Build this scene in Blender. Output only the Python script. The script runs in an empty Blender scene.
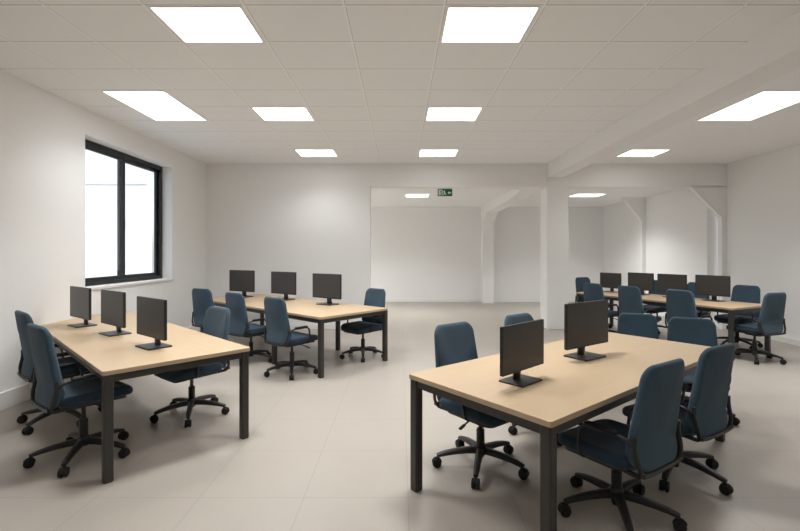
import bpy, bmesh, math, random
from mathutils import Vector, Matrix
random.seed(7)
SC = bpy.context.scene
COL = SC.collection
R = math.radians

# ------------------------------------------------------------------ materials
def nodes(name):
    m = bpy.data.materials.new(name); m.use_nodes = True
    nt = m.node_tree; nt.nodes.clear()
    out = nt.nodes.new('ShaderNodeOutputMaterial')
    p = nt.nodes.new('ShaderNodeBsdfPrincipled')
    nt.links.new(p.outputs[0], out.inputs[0])
    return m, nt, p, out

def setp(p, col, rough, metal=0.0, spec=0.5):
    p.inputs['Base Color'].default_value = (*col, 1)
    p.inputs['Roughness'].default_value = rough
    p.inputs['Metallic'].default_value = metal
    p.inputs['Specular IOR Level'].default_value = spec

def math_node(nt, op, a, b=None, c=None):
    n = nt.nodes.new('ShaderNodeMath'); n.operation = op
    for i, v in enumerate((a, b, c)):
        if v is None: continue
        if hasattr(v, 'is_linked'): nt.links.new(v, n.inputs[i])
        else: n.inputs[i].default_value = v
    return n.outputs[0]

def bump(nt, p, height, strength, dist=0.01):
    b = nt.nodes.new('ShaderNodeBump')
    b.inputs['Strength'].default_value = strength; b.inputs['Distance'].default_value = dist
    nt.links.new(height, b.inputs['Height']); nt.links.new(b.outputs[0], p.inputs['Normal'])

def noise(nt, vec, scale, detail=3, rough=0.5):
    n = nt.nodes.new('ShaderNodeTexNoise')
    n.inputs['Scale'].default_value = scale; n.inputs['Detail'].default_value = detail
    n.inputs['Roughness'].default_value = rough
    if vec is not None: nt.links.new(vec, n.inputs['Vector'])
    return n.outputs['Fac']

def mixc(nt, fac, a, b):
    n = nt.nodes.new('ShaderNodeMix'); n.data_type = 'RGBA'
    if hasattr(fac, 'is_linked'): nt.links.new(fac, n.inputs[0])
    else: n.inputs[0].default_value = fac
    for i, v in ((6, a), (7, b)):
        if hasattr(v, 'is_linked'): nt.links.new(v, n.inputs[i])
        else: n.inputs[i].default_value = (*v, 1)
    return n.outputs[2]

def objcoord(nt):
    return nt.nodes.new('ShaderNodeTexCoord').outputs['Object']

def mat_plain(name, col, rough, metal=0.0, spec=0.5, nscale=0, nstr=0.0):
    m, nt, p, _ = nodes(name); setp(p, col, rough, metal, spec)
    v = objcoord(nt)
    f = noise(nt, v, nscale or 40, 2)
    c = mixc(nt, f, tuple(x * .96 for x in col), tuple(min(1, x * 1.04) for x in col))
    nt.links.new(c, p.inputs['Base Color'])
    if nscale: bump(nt, p, f, nstr, 0.002)
    return m

def grid_line(nt, comp, origin, pitch, halfw):
    """1 on a joint line, 0 elsewhere"""
    a = math_node(nt, 'SUBTRACT', comp, origin)
    a = math_node(nt, 'DIVIDE', a, pitch)
    a = math_node(nt, 'FRACT', math_node(nt, 'ADD', a, 100.5))
    a = math_node(nt, 'ABSOLUTE', math_node(nt, 'SUBTRACT', a, 0.5))
    return math_node(nt, 'LESS_THAN', a, halfw / pitch)

GX0, GPX, GY0, GPY = -1.83, 0.715, 3.15, 0.5455      # ceiling grid

def mat_ceiling():
    m, nt, p, _ = nodes('ceiling_tile'); setp(p, (.72, .70, .67), .9, 0, .2)
    v = objcoord(nt); s = nt.nodes.new('ShaderNodeSeparateXYZ'); nt.links.new(v, s.inputs[0])
    gx = grid_line(nt, s.outputs[0], GX0, GPX, .0075)
    gy = grid_line(nt, s.outputs[1], GY0, GPY, .0075)
    g = math_node(nt, 'MAXIMUM', gx, gy)
    gx2 = grid_line(nt, s.outputs[0], GX0 + .011, GPX, .0035)
    gy2 = grid_line(nt, s.outputs[1], GY0 - .016, GPY, .008)
    gap = math_node(nt, 'MULTIPLY', math_node(nt, 'MAXIMUM', gx2, gy2), math_node(nt, 'SUBTRACT', 1.0, g))
    f = noise(nt, v, 9, 4)
    c = mixc(nt, f, (.86, .868, .868), (.885, .893, .893))
    c = mixc(nt, g, c, (.95, .95, .945))
    c = mixc(nt, math_node(nt, 'MULTIPLY', gap, .55), c, (.50, .49, .47))
    nt.links.new(c, p.inputs['Base Color'])
    bump(nt, p, noise(nt, v, 220, 3), .12, .002)
    return m

def mat_floor():
    m, nt, p, _ = nodes('floor_tile'); setp(p, (.5, .45, .4), .36, 0, .5)
    v = objcoord(nt); s = nt.nodes.new('ShaderNodeSeparateXYZ'); nt.links.new(v, s.inputs[0])
    gx = grid_line(nt, s.outputs[0], 0.05, .645, .0028)
    gy = grid_line(nt, s.outputs[1], 2.72, .645, .0028)
    g = math_node(nt, 'MAXIMUM', gx, gy)
    f = noise(nt, v, 1.3, 5, .6); f2 = noise(nt, v, 26, 4)
    c = mixc(nt, f, (.325, .290, .252), (.37, .334, .294))
    c = mixc(nt, math_node(nt, 'MULTIPLY', f2, .3), c, (.38, .345, .305))
    c = mixc(nt, math_node(nt, 'MULTIPLY', g, .55), c, (.24, .21, .185))
    nt.links.new(c, p.inputs['Base Color'])
    r = math_node(nt, 'ADD', math_node(nt, 'MULTIPLY', f2, .12), .30)
    nt.links.new(r, p.inputs['Roughness'])
    bump(nt, p, math_node(nt, 'SUBTRACT', 1.0, g), .15, .002)
    return m

def mat_wood(edge=False):
    m, nt, p, _ = nodes('oak_edge' if edge else 'oak_laminate'); setp(p, (.5, .35, .2), .42, 0, .4)
    v = objcoord(nt)
    mp = nt.nodes.new('ShaderNodeMapping'); mp.inputs['Scale'].default_value = (1.1, 22, 22)
    nt.links.new(v, mp.inputs[0])
    f = noise(nt, mp.outputs[0], 1.6, 6, .62)
    mp2 = nt.nodes.new('ShaderNodeMapping'); mp2.inputs['Scale'].default_value = (.5, 5, 5)
    nt.links.new(v, mp2.inputs[0])
    f2 = noise(nt, mp2.outputs[0], 1.2, 3)
    k = .90 if edge else 1.0
    c = mixc(nt, f, tuple(k * x for x in (.42, .302, .185)), tuple(k * x for x in (.515, .387, .25)))
    c = mixc(nt, math_node(nt, 'MULTIPLY', f2, .5), c, tuple(k * x for x in (.51, .383, .253)))
    nt.links.new(c, p.inputs['Base Color'])
    return m

def mat_fabric(name, col):
    m, nt, p, _ = nodes(name); setp(p, col, .95, 0, .15)
    v = objcoord(nt)
    f = noise(nt, v, 420, 2); f2 = noise(nt, v, 60, 3)
    c = mixc(nt, f, tuple(x * .72 for x in col), tuple(x * 1.28 for x in col))
    c = mixc(nt, math_node(nt, 'MULTIPLY', f2, .3), c, tuple(x * 1.1 for x in col))
    nt.links.new(c, p.inputs['Base Color'])
    p.inputs['Sheen Weight'].default_value = .12
    p.inputs['Sheen Roughness'].default_value = .5
    bump(nt, p, f, .35, .001)
    return m

def mat_emit(name, col, strength):
    m, nt, p, _ = nodes(name); setp(p, (.8, .8, .8), .5)
    v = objcoord(nt)
    f = noise(nt, v, 300, 2)
    c = mixc(nt, f, tuple(x * .985 for x in col), col)
    nt.links.new(c, p.inputs['Emission Color'])
    p.inputs['Emission Strength'].default_value = strength
    return m

def mat_glass():
    m = bpy.data.materials.new('window_glass'); m.use_nodes = True
    nt = m.node_tree; nt.nodes.clear()
    out = nt.nodes.new('ShaderNodeOutputMaterial')
    t = nt.nodes.new('ShaderNodeBsdfTransparent'); t.inputs[0].default_value = (.94, .955, .955, 1)
    g = nt.nodes.new('ShaderNodeBsdfGlossy'); g.inputs['Roughness'].default_value = .02
    lw = nt.nodes.new('ShaderNodeLayerWeight'); lw.inputs[0].default_value = .08
    mx = nt.nodes.new('ShaderNodeMixShader')
    nt.links.new(lw.outputs[1], mx.inputs[0]); nt.links.new(t.outputs[0], mx.inputs[1]); nt.links.new(g.outputs[0], mx.inputs[2])
    nt.links.new(mx.outputs[0], out.inputs[0])
    return m

M = dict(
    wall=mat_plain('wall_paint', (.85, .85, .843), .85, 0, .25, 90, .06),
    white=mat_plain('white_gloss_paint', (.80, .79, .77), .5, 0, .4),
    ceiling=mat_ceiling(), plainceil=mat_plain('plain_ceiling', (.885, .885, .88), .9, 0, .2, 120, .06),
    floor=mat_floor(), wood=mat_wood(), edge=mat_wood(True),
    steel=mat_plain('bronze_black_steel', (.028, .024, .021), .42, 0, .5),
    plastic=mat_plain('black_plastic', (.016, .015, .0145), .45, 0, .5),
    rubber=mat_plain('black_rubber', (.012, .012, .012), .7, 0, .3),
    fabric=mat_fabric('blue_fabric', (.044, .074, .102)),
    seatfab=mat_fabric('dark_blue_fabric', (.022, .040, .060)),
    screen=mat_plain('screen_off', (.034, .031, .028), .38, 0, .5),
    bezel=mat_plain('monitor_shell', (.017, .016, .015), .4, 0, .5),
    gunmetal=mat_plain('gas_spring', (.03, .03, .03), .3, .6, .5),
    panel=mat_emit('led_panel', (1.0, .985, .96), 2.6),
    coolpanel=mat_emit('led_panel_cool', (.93, .965, 1.0), 1.35),
    alu=mat_plain('black_aluminium', (.018, .020, .022), .35, .2, .5),
    lip=mat_plain('light_frame_white', (.85, .85, .84), .5),
    glass=mat_glass(),
    facade=mat_plain('facade_render', (.86, .86, .86), .9, 0, .2),
    green=mat_plain('sign_green', (.0, .17, .085), .5),
    signwhite=mat_plain('sign_white', (.82, .88, .84), .5),
    gold=mat_plain('grey_badge', (.2, .2, .2), .4),
)

# ------------------------------------------------------------------ mesh helpers
def link(name, bm, mat, parent=None, smooth=False, bevel=0.0, segs=2):
    me = bpy.data.meshes.new(name)
    bmesh.ops.recalc_face_normals(bm, faces=bm.faces)
    bm.to_mesh(me); bm.free()
    mats = mat if isinstance(mat, (list, tuple)) else [mat]
    for x in mats: me.materials.append(x)
    if smooth:
        for p in me.polygons: p.use_smooth = True
    o = bpy.data.objects.new(name, me); COL.objects.link(o)
    if parent: o.parent = parent
    if bevel:
        b = o.modifiers.new('bevel', 'BEVEL'); b.width = bevel; b.segments = segs; b.limit_method = 'ANGLE'; b.angle_limit = R(40)
        b.harden_normals = False
    if smooth == 'auto' or (smooth and bevel):
        try:
            me.set_sharp_from_angle(angle=R(38))
        except Exception: pass
    return o

def box(bm, x0, x1, y0, y1, z0, z1, mi=0):
    vs = [bm.verts.new((x, y, z)) for x in (x0, x1) for y in (y0, y1) for z in (z0, z1)]
    for f in ((0, 1, 3, 2), (4, 6, 7, 5), (0, 4, 5, 1), (2, 3, 7, 6), (0, 2, 6, 4), (1, 5, 7, 3)):
        bm.faces.new([vs[i] for i in f]).material_index = mi

def prism(bm, pts, a0, a1, axis='Y'):
    """extrude a polygon: axis Y -> pts are (x,z); axis Z -> (x,y); axis X -> (y,z)"""
    def P(p, a):
        return {'Y': (p[0], a, p[1]), 'Z': (p[0], p[1], a), 'X': (a, p[0], p[1])}[axis]
    A = [bm.verts.new(P(p, a0)) for p in pts]; B = [bm.verts.new(P(p, a1)) for p in pts]
    n = len(pts)
    bm.faces.new(A); bm.faces.new(B[::-1])
    for i in range(n): bm.faces.new((A[i], A[(i + 1) % n], B[(i + 1) % n], B[i]))

def lathe(bm, prof, seg=20, center=(0, 0, 0), axis='Z'):
    """prof list of (r, h)"""
    cx, cy, cz = center; rings = []
    for r, h in prof:
        if r < 1e-6: r = 1e-5
        ring = []
        for i in range(seg):
            a = 2 * math.pi * i / seg; c, s = r * math.cos(a), r * math.sin(a)
            q = (c, s, h) if axis == 'Z' else ((h, c, s) if axis == 'X' else (c, h, s))
            ring.append(bm.verts.new((cx + q[0], cy + q[1], cz + q[2])))
        rings.append(ring)
    for a, b in zip(rings, rings[1:]):
        for i in range(seg): bm.faces.new((a[i], a[(i + 1) % seg], b[(i + 1) % seg], b[i]))
    bm.faces.new(rings[0]); bm.faces.new(rings[-1][::-1])

def fillet(pts, r, n=6):
    pts = [Vector(p) for p in pts]; out = [pts[0]]
    for i in range(1, len(pts) - 1):
        a, b, c = pts[i - 1], pts[i], pts[i + 1]
        d1 = (a - b); d2 = (c - b); k = min(r, d1.length * .48, d2.length * .48)
        p0 = b + d1.normalized() * k; p1 = b + d2.normalized() * k
        for j in range(n + 1):
            t = j / n
            out.append(p0 * (1 - t) ** 2 + b * 2 * t * (1 - t) + p1 * t * t)
    out.append(pts[-1]); return out

def sweep(bm, path, rx, ry, side=Vector((1, 0, 0)), seg=10, power=2.0):
    """tube with elliptical section, rx along 'side' vector, ry perpendicular"""
    rings = []; n = len(path)
    for i, p in enumerate(path):
        t = (path[min(i + 1, n - 1)] - path[max(i - 1, 0)]).normalized()
        s = side - t * side.dot(t)
        if s.length < 1e-4: s = Vector((0, 1, 0)) - t * t.y
        s.normalize(); u = t.cross(s)
        fx = rx(i / (n - 1)) if callable(rx) else rx
        fy = ry(i / (n - 1)) if callable(ry) else ry
        ring = []
        for k in range(seg):
            a = 2 * math.pi * k / seg; c, d = math.cos(a), math.sin(a)
            c = math.copysign(abs(c) ** (2 / power), c); d = math.copysign(abs(d) ** (2 / power), d)
            ring.append(bm.verts.new(p + s * (fx * c) + u * (fy * d)))
        rings.append(ring)
    for a, b in zip(rings, rings[1:]):
        for i in range(seg): bm.faces.new((a[i], a[(i + 1) % seg], b[(i + 1) % seg], b[i]))
    bm.faces.new(rings[0][::-1]); bm.faces.new(rings[-1])

def rrect(hw, hh, r, n=6):
    """rounded rectangle outline, r may be (topright, topleft, bottomleft, bottomright)"""
    rs = r if isinstance(r, tuple) else (r,) * 4
    pts = []
    for (sx, sy, a0), rr in zip(((1, 1, 0), (-1, 1, 90), (-1, -1, 180), (1, -1, 270)), rs):
        cx, cy = sx * (hw - rr), sy * (hh - rr)
        for j in range(n + 1):
            a = R(a0 + 90 * j / n)
            pts.append((cx + rr * math.cos(a), cy + rr * math.sin(a)))
    return pts

def cushion(outline, th, er, deform, inner=(.93, .8, .6, .35, .12), nedge=4):
    """closed pillow from an outline in (a,b), thickness th, edge radius er; deform(a,b,c)->xyz"""
    bm = bmesh.new(); n = len(outline)
    ext = max(max(abs(a), abs(b)) for a, b in outline)
    prof = []
    for j in range(nedge + 1):                           # bottom edge: from inset er to 0
        a = R(90 * j / nedge); prof.append((er * (1 - math.sin(a)), -th / 2 + er * (1 - math.cos(a))))
    for j in range(nedge + 1):
        a = R(90 * j / nedge); prof.append((er * (1 - math.cos(a)), th / 2 - er * (1 - math.sin(a))))
    rings = []
    def ring(k, c):
        return [bm.verts.new(deform(a * k, b * k, c)) for a, b in outline]
    k_in = 1 - er / ext
    for s in reversed(inner): rings.append(ring(s * k_in, -th / 2))
    for ins, c in prof: rings.append(ring(1 - ins / ext, c))
    for s in inner: rings.append(ring(s * k_in, th / 2))
    for a, b in zip(rings, rings[1:]):
        for i in range(n): bm.faces.new((a[i], a[(i + 1) % n], b[(i + 1) % n], b[i]))
    bm.faces.new(rings[0][::-1]); bm.faces.new(rings[-1])
    return bm

def empty(name, loc=(0, 0, 0), rz=0.0, label=None, cat=None, group=None, kind=None):
    o = bpy.data.objects.new(name, None); COL.objects.link(o)
    o.empty_display_size = .1
    o.location = loc; o.rotation_euler = (0, 0, rz)
    if label: o['label'] = label
    if cat: o['category'] = cat
    if group: o['group'] = group
    if kind: o['kind'] = kind
    return o

def struct(name, bm, mat, label=None, parent=None, bevel=0.0):
    o = link(name, bm, mat, parent, bevel=bevel)
    if not parent:
        o['kind'] = 'structure'
        if label: o['label'] = label
    return o

def copy_tree(o, parent=None):
    c = o.copy(); COL.objects.link(c)
    if parent: c.parent = parent
    for ch in [x for x in o.children]: copy_tree(ch, c)
    return c

# ------------------------------------------------------------------ room shell
XL, XR, YB, ZC = -3.85, 6.48, 8.72, 3.28           # left wall, right wall, partition plane, ceiling
YF, YR, ZR = -2.6, 13.6, 2.94                      # wall behind, far recess wall, recess ceiling
XRR = 6.30                                         # recess right wall
XO, ZO = -.594, 2.825                               # opening: left jamb, header soffit

bm = bmesh.new(); box(bm, XL - .35, XR + .35, YF - .2, YR + .3, -.12, 0)
struct('floor', bm, M['floor'], 'large beige floor tiles with a soft sheen')
bm = bmesh.new(); box(bm, XL - .3, 3.05, YF - .2, YB + .02, ZC, ZC + .12)
struct('ceiling', bm, M['ceiling'], 'white suspended ceiling in a grid of tiles')
bm = bmesh.new(); box(bm, 3.05, XR + .3, YF - .2, YB + .02, ZC, ZC + .12)
struct('ceiling_right', bm, M['plainceil'], 'plain white ceiling right of the long beam')
bm = bmesh.new(); box(bm, XL - .3, XR + .3, YB + .30, YR + .2, ZR, ZR + .12)
struct('ceiling_back', bm, M['plainceil'], 'lower white ceiling of the far bay')

# left wall with window opening
WY0, WY1, WZ0, WZ1 = 5.38, 7.43, 1.085, 2.965
bm = bmesh.new()
box(bm, XL - .30, XL, YF - .2, WY0, 0, ZC); box(bm, XL - .30, XL, WY1, YB, 0, ZC)
box(bm, XL - .30, XL, WY0, WY1, 0, WZ0); box(bm, XL - .30, XL, WY0, WY1, WZ1, ZC)
struct('wall_left', bm, M['wall'], 'white left wall with the window')
bm = bmesh.new(); box(bm, XL - .30, XL, YB + .25, YR, 0, ZR)
struct('wall_recess_left', bm, M['wall'], 'white left wall of the far bay')
bm = bmesh.new(); box(bm, XR, XR + .25, YF - .2, YB + .25, 0, ZC)
struct('wall_right', bm, M['wall'], 'white right wall')
bm = bmesh.new(); box(bm, XRR, XRR + .25, YB + .30, YR + .1, 0, ZR)
struct('wall_recess_right', bm, M['wall'], 'white right wall of the far bay')
bm = bmesh.new(); box(bm, XL - .3, XR + .3, YF - .2, YF, 0, ZC)
struct('wall_front', bm, M['wall'], 'white wall behind the viewer')
bm = bmesh.new(); box(bm, XL - .3, XR + .3, YR, YR + .2, 0, ZR)
struct('wall_recess', bm, M['wall'], 'white far wall of the bay beyond the opening')
bm = bmesh.new()                                    # partition: solid left part + header over the openings
prism(bm, [(XL, 0), (XO, 0), (XO, ZO), (XR, ZO), (XR, ZC), (XL, ZC)], YB, YB + .30)
struct('wall_back', bm, M['wall'], 'white back wall with a wide opening and header')

# column, long beam, far beam and pilasters
bm = bmesh.new(); box(bm, 2.91, 3.33, YB - .02, YB + .40, 0, ZO + .2)
struct('column', bm, M['wall'], 'white square column between the two openings', bevel=.006)
bm = bmesh.new(); box(bm, 2.91, 3.23, YF, YB, ZC - .27, ZC + .01)
struct('ceiling_beam', bm, M['wall'], 'long white ceiling beam running to the column', bevel=.006)
bm = bmesh.new(); prism(bm, [(YB + .3, ZO + .005), (YB + 1.3, 2.72), (YR, 2.70), (YR, ZR + .01), (YB + .3, ZR + .01)], 2.50, 2.83, 'X')
# haunch where the far beam meets the pilaster on the far wall
prism(bm, [(YR - .9, 2.705), (YR - .33, 2.42), (YR, 2.42), (YR, 2.705)], 2.50, 2.83, 'X')
box(bm, 2.50, 2.83, YR - .33, YR, 0, 2.43)
struct('beam_recess', bm, M['wall'], 'white beam and pilaster in the far bay')
bm = bmesh.new()                                    # bracketed pilasters along the right side
prism(bm, [(XR, 0), (6.38, 0), (6.38, 2.22), (5.76, ZO + .01), (XR, ZO + .01)], YB + .0, YB + .10)
struct('pilaster', bm, M['wall'], 'white pilaster with a slanted bracket beside the right wall')
bm = bmesh.new()
prism(bm, [(XRR + .02, 0), (6.20, 0), (6.20, 2.31), (5.72, ZR - .02), (5.72, ZR + .01), (XRR + .02, ZR + .01)], 11.27, 11.36)
struct('pilaster', bm, M['wall'], 'white pilaster with a slanted bracket deep in the far bay')

# baseboards
def baseboard(name, x0, x1, y0, y1, h, label):
    bm = bmesh.new(); box(bm, x0, x1, y0, y1, 0, h)
    o = struct(name, bm, M['white'], label, bevel=.004); return o
baseboard('baseboard_left', XL, XL + .035, YF, YB, .17, 'tall white baseboard along the left wall')
baseboard('baseboard_right', XR - .018, XR, YF, YB, .10, 'white baseboard along the right wall')
baseboard('baseboard_back', XL + .035, XO, YB - .015, YB, .09, 'white baseboard along the back wall')
baseboard('baseboard_recess', XL, 2.58, YR - .015, YR, .07, 'white baseboard of the far wall')

# ------------------------------------------------------------------ window
win = empty('window_1', (XL - .2, (WY0 + WY1) / 2, WZ0), 0, 'black framed sliding window with two panes in the left wall', None, None, 'structure')
def wbox(name, mat, boxes, parent, bevel=.003):
    bm = bmesh.new()
    for b in boxes: box(bm, *b)
    return link(name, bm, mat, parent, bevel=bevel)
hw = (WY1 - WY0) / 2; hz = WZ1 - WZ0
wf = wbox('window_frame', M['alu'], [(-.06, .04, -hw, -hw + .055, 0, hz), (-.06, .04, hw - .055, hw, 0, hz),
     (-.06, .04, -hw + .055, hw - .055, 0, .05), (-.06, .04, -hw + .055, hw - .055, hz - .06, hz)], win)
for nm, (y0, y1, dx) in (('near', (-hw + .05, .035, .012)), ('far', (-.035, hw - .05, -.028))):
    s = wbox('window_sash', M['alu'], [(dx - .018, dx + .018, y0, y0 + .055, .045, hz - .055), (dx - .018, dx + .018, y1 - .055, y1, .045, hz - .055),
         (dx - .018, dx + .018, y0 + .055, y1 - .055, .045, .105), (dx - .018, dx + .018, y0 + .055, y1 - .055, hz - .115, hz - .055)], win)
    wbox('window_pane', M['glass'], [(dx - .003, dx + .003, y0 + .05, y1 - .05, .10, hz - .11)], s, 0)
wbox('sash_handle', M['alu'], [(.03, .042, .008, .020, .78, .90)], win, .004)
bm = bmesh.new(); box(bm, XL - .165, XL + .02, WY0 - .02, WY1 + .02, WZ0 - .035, WZ0 - .001)
struct('windowsill', bm, M['white'], 'white windowsill below the black window', bevel=.004)

# building across the yard, seen through the glass
bm = bmesh.new()
box(bm, -24, -9.25, 16.06, 16.4, -.1, 3.97); box(bm, -24, -9.25, 16.0, 16.4, 4.03, 9.5)
box(bm, -24, -9.25, 16.12, 16.4, 3.97, 4.03)
box(bm, -9.25, -5, 17.2, 17.5, -.1, 9.5)
struct('exterior_wall', bm, M['facade'], 'white rendered facade outside the window')
bm = bmesh.new(); box(bm, -24, XL - .36, -4, 20, -.2, -.1)
struct('ground', bm, M['facade'], 'pale paving outside the window')

# ------------------------------------------------------------------ ceiling lights
def area_light(x, y, z, w, h, power):  # serves the visible panels and the added unseen fills
    d = bpy.data.lights.new('panel_or_fill_light', 'AREA'); d.shape = 'RECTANGLE'; d.size = w; d.size_y = h; d.energy = power
    d.color = (.985, .995, 1.0); d.spread = R(125)
    o = bpy.data.objects.new('panel_or_fill_light', d); COL.objects.link(o); o.location = (x, y, z)
def ceiling_light(x0, x1, y0, y1, z, label, power=17.0, mat='panel', group='recessed ceiling light panels'):
    t = empty('ceiling_light', ((x0 + x1) / 2, (y0 + y1) / 2, z), 0, label, 'ceiling light', group)
    a, b = (x1 - x0) / 2, (y1 - y0) / 2; f = .016
    bm = bmesh.new()
    box(bm, -a, a, -b, -b + f, -.004, -.0005); box(bm, -a, a, b - f, b, -.004, -.0005)
    box(bm, -a, -a + f, -b + f, b - f, -.004, -.0005); box(bm, a - f, a, -b + f, b - f, -.004, -.0005)
    link('frame', bm, M['lip'], t)
    bm = bmesh.new(); box(bm, -a + f, a - f, -b + f, b - f, -.0035, -.001)
    link('diffuser', bm, M[mat], t)
    area_light((x0 + x1) / 2, (y0 + y1) / 2, z - .006, x1 - x0 - .06, y1 - y0 - .06, power)
c0, c1 = GX0, GX0 + GPX; d0, d1 = GX0 + 3 * GPX, GX0 + 4 * GPX
yy = lambda k: GY0 + GPY * k
ceiling_light(c0 + .02, c1 - .02, yy(0), yy(1), ZC, 'white square ceiling panel, nearest of the column above the left desks', 19)
ceiling_light(c0 + .02, c1 - .02, yy(4), yy(5), ZC, 'white ceiling panel, second back above the left desks, right of the long panel')
ceiling_light(c0 + .02, c1 - .02, yy(8), yy(9), ZC, 'white ceiling panel close to the back wall, left of the opening', 5)
ceiling_light(d0 + .02, d1 - .02, yy(0), yy(1), ZC, 'white ceiling panel nearest the viewer, right of centre', 19)
ceiling_light(d0 + .02, d1 - .02, yy(4), yy(5), ZC, 'white ceiling panel, middle of the right-of-centre column of three')
ceiling_light(d0 + .02, d1 - .02, yy(8), yy(9), ZC, 'white ceiling panel just in front of the header above the exit sign', 5)
ceiling_light(c0 - 2 * GPX + .0, c1 - 2 * GPX - .02, yy(3), yy(5), ZC, 'long ceiling panel beside the window wall', 9, 'coolpanel')
ceiling_light(3.95, 4.68, yy(3), yy(5), ZC, 'long ceiling panel right of the beam, cut by the photo edge', 30, 'coolpanel')
ceiling_light(3.95, 4.63, yy(8), yy(9), ZC, 'small ceiling panel right of the beam, near the column', 6)
ceiling_light(.14, .72, 10.64, 11.2, ZR, 'small ceiling panel in the far bay beside the exit sign', 22)
ceiling_light(4.26, 4.98, 10.60, 11.15, ZR, 'small ceiling panel in the far bay right of the column', 26)

# ------------------------------------------------------------------ exit sign
sg = empty('exit_sign', (.92, 9.02, ZR), 0, 'green emergency exit sign with running figure hanging from the far ceiling', 'exit sign')
bm = bmesh.new(); box(bm, -.148, .148, -.012, .012, -.262, -.112); link('sign_panel', bm, M['green'], sg, bevel=.003)
bm = bmesh.new()
for x in (-.09, .09): lathe(bm, [(.004, -.115), (.004, -.001)], 8, (x, 0, 0))
box(bm, -.12, .12, -.015, .015, -.008, -.0005)
link('ceiling_mount', bm, M['lip'], sg)
bm = bmesh.new()
prism(bm, [(-.128, -.246), (-.05, -.246), (-.05, -.128), (-.128, -.128)], -.0145, -.0118)          # door
prism(bm, [(.052, -.195), (.09, -.160), (.09, -.182), (.128, -.182), (.128, -.206), (.09, -.206), (.09, -.23)], -.0145, -.0118)
prism(bm, [(-.022, -.150), (-.004, -.166), (.004, -.150), (-.010, -.138)], -.0145, -.0118)          # head
prism(bm, [(-.034, -.158), (.0, -.168), (.010, -.205), (.032, -.236), (.020, -.242), (-.008, -.214), (-.022, -.24), (-.044, -.246), (-.046, -.236), (-.03, -.228), (-.022, -.2), (-.026, -.176), (-.044, -.19), (-.047, -.182)], -.0145, -.0118)
link('pictogram', bm, M['signwhite'], sg)
bm = bmesh.new()
prism(bm, [(-.088, -.246), (-.064, -.246), (-.072, -.19), (-.06, -.165), (-.078, -.145), (-.094, -.17), (-.086, -.2)], -.0165, -.0140)
link('pictogram_figure', bm, M['green'], sg)

# ------------------------------------------------------------------ desks
HT = .74
def desk(N, ang, L, W, side, label, mids=(), cr=.018, name='desk'):
    """N near corner, long axis at ang, side -1/+1: width direction is ang-90 / ang+90"""
    u = Vector((math.cos(R(ang)), math.sin(R(ang)), 0)); v = Vector((-u.y, u.x, 0)) * side
    c = Vector((N[0], N[1], 0)) + u * L / 2 + v * W / 2
    t = empty(name, c, R(ang), label, 'desk', 'oak desks with dark steel legs')
    out = rrect(L / 2, W / 2, cr, 5)
    bm = bmesh.new()
    prism(bm, out, HT - .030, HT, 'Z')
    o = link('tabletop', bm, [M['wood'], M['edge']], t, bevel=.003)
    for p in o.data.polygons:
        if abs(p.normal.z) < .5: p.material_index = 1
    lw = .06; a, b = L / 2 - .008, W / 2 - .008
    def leg(x, y):
        bm = bmesh.new()
        prism(bm, [(x + px, y + py) for px, py in rrect(lw / 2, lw / 2, .010, 4)], .006, HT - .0305, 'Z')
        l = link('leg', bm, M['steel'], t)
        bm = bmesh.new()
        prism(bm, [(x + px, y + py) for px, py in rrect(lw / 2 - .004, lw / 2 - .004, .01, 4)], 0, .0065, 'Z')
        link('foot_glide', bm, M['rubber'], l)
    xs = [-a + lw / 2, a - lw / 2] + [m - L / 2 for m in mids]
    for x in xs:
        for y in (-b + lw / 2, b - lw / 2): leg(x, y)
    rz0, rz1 = HT - .082, HT - .0305
    for y in (-b + .012, b - .042):
        bm = bmesh.new(); box(bm, -a + lw, a - lw, y, y + .03, rz0, rz1)
        link('long_rail', bm, M['steel'], t, bevel=.003)
    for x in (-a + .012, a - .042):
        bm = bmesh.new(); box(bm, x, x + .03, -b + lw, b - lw, rz0, rz1)
        link('end_rail', bm, M['steel'], t, bevel=.003)
    return (Vector((N[0], N[1], 0)), u, v, L, W)

DA = desk((-1.935, 2.86), 136.3, 3.20, 1.03, -1, 'long oak desk at the left near the window, with three monitors')
DB = desk((-.956, 5.284), 138.3, 3.28, 1.20, -1, 'oak desk by the back wall with rounded corners and three monitors', (1.05,), .04)
DC = desk((.69, 2.01), 38.3, 2.48, 1.03, 1, 'oak desk in the right foreground with two monitors')
DD = desk((4.65, 6.15), 115., 2.80, 1.00, -1, 'oak desk at the far right behind the column, with four monitors', (), .04)
def on(D, s, t, z=0.0):
    p = D[0] + D[1] * s + D[2] * t; return Vector((p.x, p.y, z))

# ------------------------------------------------------------------ monitors
def make_monitor():
    t = empty('monitor')
    W2, Z0, Z1 = .262, .084, .412                         # faces local -Y
    bm = bmesh.new()
    prism(bm, rrect(W2, .164, .008, 3), -.010, .012)
    prism(bm, [(x * .62, z * .60 - .01) for x, z in rrect(W2, .165, .04, 4)], .0115, .034)
    for v in bm.verts: v.co.z += (Z0 + Z1) / 2
    link('housing', bm, M['bezel'], t, bevel=.002)
    bm = bmesh.new(); box(bm, -W2 + .007, W2 - .007, -.0112, -.0095, Z0 + .016, Z1 - .007)
    link('screen', bm, M['screen'], t)
    bm = bmesh.new()
    path = fillet([(0, .055, .010), (0, .050, .05), (0, .046, .17), (0, .030, .22)], .03)
    sweep(bm, path, .040, .011, Vector((1, 0, 0)), 12, 4.0)
    link('stand_neck', bm, M['bezel'], t, smooth='auto')
    bm = bmesh.new(); prism(bm, [(x, y + .02) for x, y in rrect(.128, .098, .012, 4)], 0, .012, 'Z')
    link('stand_foot', bm, M['bezel'], t, bevel=.003)
    return t
mon0 = make_monitor(); used = {'m': False, 'c': False}
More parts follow.
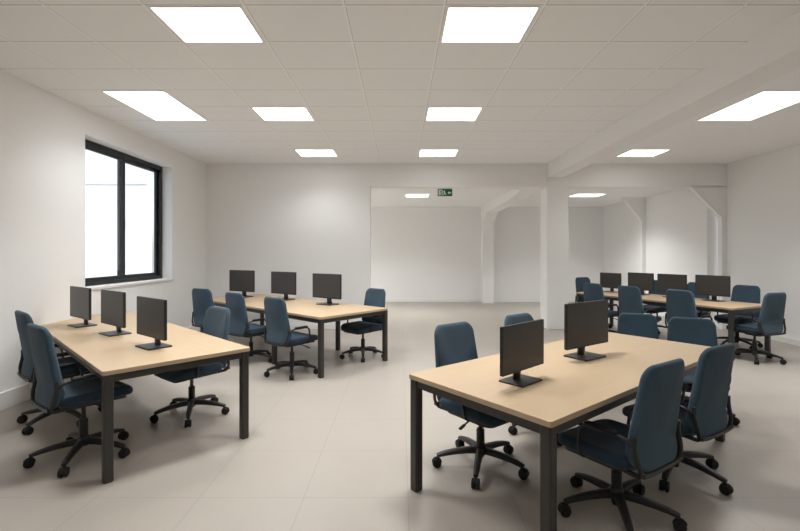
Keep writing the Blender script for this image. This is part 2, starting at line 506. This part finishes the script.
def monitor(D, s, t, label, turn=0.0, k=1.0):
    o = mon0 if not used['m'] else copy_tree(mon0); used['m'] = True
    o.location = on(D, s, t, HT)
    f = -D[2]                                             # faces the -v side
    o.rotation_euler = (0, 0, math.atan2(f.y, f.x) + R(90 + turn))
    o.scale = (k, k, k)
    o['label'] = label; o['category'] = 'monitor'; o['group'] = 'black monitors on the desks'
    return o
monitor(DA, .60, .47, 'black monitor on the left desk, nearest the viewer of its three', 6, .98)
monitor(DA, 1.50, .41, 'black monitor on the left desk, middle of its three', 7, 1.0)
monitor(DA, 2.30, .30, 'black monitor on the left desk, farthest of its three', 8, 1.0)
monitor(DB, .975, .88, 'black monitor on the back-wall desk, rightmost of its three', 6, 1.12)
monitor(DB, 2.05, .84, 'black monitor on the back-wall desk, middle of its three', 8, 1.12)
monitor(DB, 3.0, .62, 'black monitor on the back-wall desk, leftmost of its three', 14, 1.14)
monitor(DC, .43, .465, 'black monitor on the foreground desk, nearer its left corner', 4, .86)
monitor(DC, 1.325, .55, 'black monitor on the foreground desk, right of and behind the other one', -4, 1.0)
monitor(DD, .70, .76, 'black monitor on the far right desk, nearest its right end', 0, 1.0)
monitor(DD, 1.34, .72, 'black monitor on the far right desk, second from its right end', 0, .98)
monitor(DD, 1.92, .70, 'black monitor on the far right desk, third from its right end', 0, .98)
monitor(DD, 2.54, .66, 'black monitor on the far right desk, farthest, beside the column', 0, .92)

# ------------------------------------------------------------------ office chair (faces local +Y)
def back_deform(a, b, c):
    # a: x, b: height about centre, c: thickness (+ = front)
    z = b + .692; s = (z - .43) / .55                     # 0 bottom .. 1 top
    w = 1.0 + .03 * math.sin(math.pi * min(max(s, 0), 1)) - .22 * max(0, s - .35)
    x = a * w
    y = -.245 + .035 * math.exp(-((s - .28) / .24) ** 2) - .075 * max(0, s - .25) ** 1.35
    y += .040 * (x / .23) ** 2 * (.5 + .5 * s) 
    th = 1.0 - .35 * max(0, s - .3) ** 1.5
    return (x, y + c * th, z)
def seat_deform(a, b, c):
    z = .447 + c; y = b + .035
    f = max(0, (b - .10) / .15)
    z -= .030 * f ** 2
    r = max(0, abs(a) / .25)
    z += (.012 * r ** 2 if c > 0 else 0) - (.006 if c > 0 else 0) * (1 - r ** 2)
    return (a * (1 - .06 * max(0, b / .24)), y, z)

def make_chair():
    t = empty('office_chair')
    # --- base
    bm = bmesh.new()
    lathe(bm, [(.028, .085), (.040, .09), (.046, .11), (.046, .135), (.036, .150), (.031, .156)], 20)
    link('base_hub', bm, M['plastic'], t, smooth='auto')
    legbm = bmesh.new()
    path = [Vector((0, y, z)) for y, z in ((.030, .118), (.10, .116), (.18, .108), (.25, .096), (.295, .084), (.312, .080))]
    sweep(legbm, path, lambda q: .028 - .012 * q, lambda q: .024 - .012 * q, Vector((1, 0, 0)), 12, 3.0)
    lg = link('base_leg', legbm, M['plastic'], t, smooth='auto')
    cb = bmesh.new()
    for sx in (-1, 1):
        x = sx * .017
        lathe(cb, [(.020, -.010), (.030, -.008), (.032, -.003), (.032, .003), (.030, .008), (.020, .010)], 18, (x, .312, .032), 'X')
    lathe(cb, [(.006, .035), (.009, .045), (.009, .075)], 10, (0, .300, 0))
    lathe(cb, [(.025, -.009), (.025, .009)], 14, (0, .312, .032), 'X')
    # hood over the two wheels
    hood = [(.312 + .036 * math.cos(R(a)), .032 + .036 * math.sin(R(a))) for a in range(20, 181, 16)] + [(.300, .032), (.318, .034)]
    prism(cb, hood, -.008, .008, 'X')
    cs = link('caster', cb, M['rubber'], lg, smooth='auto')
    lg.rotation_euler = (0, 0, 0)
    for k in range(1, 5):
        l2 = lg.copy(); COL.objects.link(l2); l2.parent = t; l2.rotation_euler = (0, 0, R(72 * k))
        c2 = cs.copy(); COL.objects.link(c2); c2.parent = l2
    # --- column
    bm = bmesh.new()
    lathe(bm, [(.024, .07), (.029, .08), (.029, .26), (.025, .265), (.025, .27)], 18)
    lathe(bm, [(.0155, .26), (.0155, .375)], 16)
    link('gas_column', bm, M['gunmetal'], t, smooth='auto')
    # --- mechanism and lever
    bm = bmesh.new()
    prism(bm, [(-.15, .366), (-.10, .352), (.07, .352), (.13, .385), (.13, .398), (-.15, .398)], -.075, .075, 'X')
    link('tilt_mechanism', bm, M['plastic'], t, bevel=.008)
    bm = bmesh.new()
    sweep(bm, fillet([(.07, .03, .372), (.17, .04, .368), (.235, .05, .352)], .03), .006, .006, Vector((0, 1, 0)), 8)
    sweep(bm, [Vector((.215, .047, .357)), Vector((.265, .055, .345))], .014, .007, Vector((0, 1, 0)), 8)
    link('height_lever', bm, M['plastic'], t, smooth='auto')
    # --- seat pan + cushion
    pan = cushion(rrect(.215, .205, .09, 6), .03, .010, lambda a, b, c: (a, b + .03, .405 + c - .022 * max(0, (b - .08) / .13) ** 2), (.8, .4), 2)
    link('seat_shell', pan, M['plastic'], t, smooth='auto')
    st = cushion(rrect(.248, .240, (.10, .10, .075, .075), 8), .068, .030, seat_deform)
    link('seat', st, M['seatfab'], t, smooth=True)
    # --- backrest
    bk = cushion(rrect(.222, .288, (.07, .07, .105, .105), 8), .052, .024, back_deform, (.93, .82, .68, .5, .3, .12))
    link('backrest', bk, M['fabric'], t, smooth=True)
    # --- back support: J-shaped bars behind the lower corners plus a cross bar
    bm = bmesh.new()
    for sx in (-1, 1):
        pts = [(sx * .220, -.230, .61), (sx * .227, -.228, .55), (sx * .215, -.250, .46), (sx * .190, -.248, .400), (sx * .15, -.10, .388), (sx * .10, .0, .392)]
        sweep(bm, fillet(pts, .07, 6), .009, .013, Vector((1, 0, 0)), 10, 2.6)
    sweep(bm, fillet([(-.198, -.262, .415), (-.12, -.262, .405), (.12, -.262, .405), (.198, -.262, .415)], .05, 4), .009, .012, Vector((0, 1, 0)), 10, 2.6)
    link('back_frame', bm, M['plastic'], t, smooth='auto')
    # --- armrests
    for sx in (-1, 1):
        bm = bmesh.new()
        pts = [(sx * .226, -.225, .565), (sx * .246, -.17, .600), (sx * .256, .06, .600), (sx * .254, .075, .47), (sx * .225, .07, .398), (sx * .15, .06, .396)]
        sweep(bm, fillet(pts, .055, 6), .012, .008, Vector((1, 0, 0)), 10, 3.0)
        am = link('armrest', bm, M['plastic'], t, smooth='auto')
        pd = cushion(rrect(.022, .095, .019, 5), .016, .006, lambda a, b, c: (sx * .254 + a, -.06 + b, .613 + c), (.6,), 2)
        link('arm_pad', pd, M['rubber'], am, smooth='auto')
    return t
ch0 = make_chair()
UPPER = ('gas_column', 'tilt_mechanism', 'height_lever', 'seat_shell', 'seat', 'backrest', 'back_frame', 'armrest')
def chair(x, y, face, star, label, drop=0.0):
    """face: heading in degrees; star: world angle of one base leg"""
    o = ch0 if not used['c'] else copy_tree(ch0)
    o.location = (x, y, 0); o.rotation_euler = (0, 0, R(face - 90))
    o['label'] = label; o['category'] = 'office chair'; o['group'] = 'blue office chairs around the desks'
    k = 0
    for c in o.children:
        nm = c.name.split('.')[0]
        if nm == 'base_leg':
            c.rotation_euler = (0, 0, R(star - face + 72 * k)); k += 1
        elif nm in UPPER: c.location.z = -drop * (.4 if nm == 'gas_column' else 1)
    if not used['c']: used['c'] = True
    return o
CH = []
def dchair(D, s, t, rel, star, label, drop=0.0):
    p = on(D, s, t); CH.append((p.x, p.y, rel, star, label, drop))
A = 136.3; B = 138.3; C = 38.3; Dg = 115.
# left desk
dchair(DA, .59, .01, A - 90 + 7, 285, 'blue office chair at the near end of the left desk, its back to us', -.035)
dchair(DA, 1.58, .03, A - 90 + 5, 262, 'blue office chair on the wall side of the left desk, farther of two', -.035)
dchair(DA, .88, 1.03 - .13, A + 96, 290, 'blue office chair alone on the right side of the left desk, partly under it')
# back-wall desk
dchair(DB, .47, -.08, B - 86, 283, 'blue office chair at the back-wall desk, nearest its near leg, facing away')
dchair(DB, 1.42, -.10, B - 84, 275, 'blue office chair in the middle of the row of three at the back-wall desk')
dchair(DB, 2.48, -.10, B - 74, 290, 'blue office chair at the left end of the back-wall desk, by the left wall')
dchair(DB, .43, 1.20 - .09, B + 90, 275, 'blue office chair on the far side of the back-wall desk, facing us')
# foreground desk
dchair(DC, .60, .95, C - 90, 254, 'blue office chair across the foreground desk, beside its left corner, facing us')
dchair(DC, 1.52, .98 + .06, C - 90, 270, 'blue office chair across the foreground desk, half hidden behind the monitor', .02)
CH.append((1.26, 2.56, 123, 256, 'blue office chair closest to the viewer, cut by the bottom edge', .04))
CH.append((1.89, 3.03, 121, 300, 'blue office chair at the foreground desk, just behind the closest chair', .05))
CH.append((2.62, 4.80, C + 180 + 30, 250, 'blue office chair behind the far end of the foreground desk, left of two', .16))
CH.append((2.76, 4.12, C + 180 + 24, 235, 'blue office chair behind the far end of the foreground desk, right of two', .11))
# far right desk
dchair(DD, .47, -.17, Dg - 90, 262, 'blue office chair nearest of the row of three along the far right desk')
dchair(DD, 1.30, -.16, Dg - 90, 270, 'blue office chair in the middle of the row of three at the far right desk')
dchair(DD, 2.02, -.16, Dg - 90, 280, 'blue office chair nearest the column in the row of three, far right desk')
dchair(DD, -.09, .36, Dg - 8, 235, 'blue office chair at the right end of the far right desk, seen from behind')
dchair(DD, .56, 1.0 + .18, Dg + 90, 270, 'blue office chair behind the far right desk, facing us by the right wall')
dchair(DD, 1.33, 1.0 + .18, Dg + 90, 250, 'blue office chair behind the far right desk, hidden by its second monitor')
dchair(DD, 2.05, 1.0 + .18, Dg + 90, 262, 'blue office chair behind the far right desk, hidden by its middle monitors')
dchair(DD, 2.82, .50, Dg + 180, 270, 'blue office chair at the column end of the far right desk, facing us', -.03)
for c in CH: chair(*c)

# unseen fill lights added to brighten the far bay, hidden behind the back wall
for x, y in ((-2.6, 9.8), (-2.6, 11.3), (-2.6, 12.8)): area_light(x, y, ZR - .012, .7, .55, 17)

# fill lights added over and behind the viewer to lift the foreground, without panels
for x in (GX0 + GPX / 2, GX0 + 3.5 * GPX, 4.3):
    for y, p in ((1.24, 4), (-.95, 5.5)): area_light(x, y, ZC - .006, .64, .48, p)

# ------------------------------------------------------------------ daylight, camera, view
w = bpy.data.worlds.new('World'); SC.world = w; w.use_nodes = True
nt = w.node_tree; bg = nt.nodes['Background']
sky = nt.nodes.new('ShaderNodeTexSky')
try:
    sky.sky_type = 'NISHITA'; sky.sun_disc = False; sky.sun_elevation = R(40); sky.sun_rotation = R(100); sky.dust_density = 3
except Exception: pass
mx = nt.nodes.new('ShaderNodeMix'); mx.data_type = 'RGBA'; mx.inputs[0].default_value = .75
nt.links.new(sky.outputs[0], mx.inputs[6]); mx.inputs[7].default_value = (1.0, 1.0, 1.0, 1)
nt.links.new(mx.outputs[2], bg.inputs['Color']); bg.inputs['Strength'].default_value = .55
sd = bpy.data.lights.new('Sun', 'SUN'); sd.energy = .38; sd.angle = R(2); sd.color = (1, .97, .93)
so = bpy.data.objects.new('Sun', sd); COL.objects.link(so); so.rotation_euler = (R(42), R(-30), 0)
so.rotation_euler = Vector((-.25, .75, -.6)).to_track_quat('-Z', 'Y').to_euler()

cam = bpy.data.cameras.new('Camera'); cam.sensor_width = 36; cam.lens = 440 / 800 * 36
cam.shift_y = -12.5 / 800; cam.clip_start = .05
co = bpy.data.objects.new('Camera', cam); COL.objects.link(co)
co.location = (0, 0, 1.513); co.rotation_euler = (R(90), 0, 0)
SC.camera = co
SC.view_settings.view_transform = 'Standard'; SC.view_settings.look = 'None'
SC.view_settings.gamma = 1.0; SC.view_settings.use_curve_mapping = False
SC.view_settings.exposure = 0.85
SC.cycles.use_denoising = True
SC.cycles.max_bounces = 10; SC.cycles.diffuse_bounces = 8
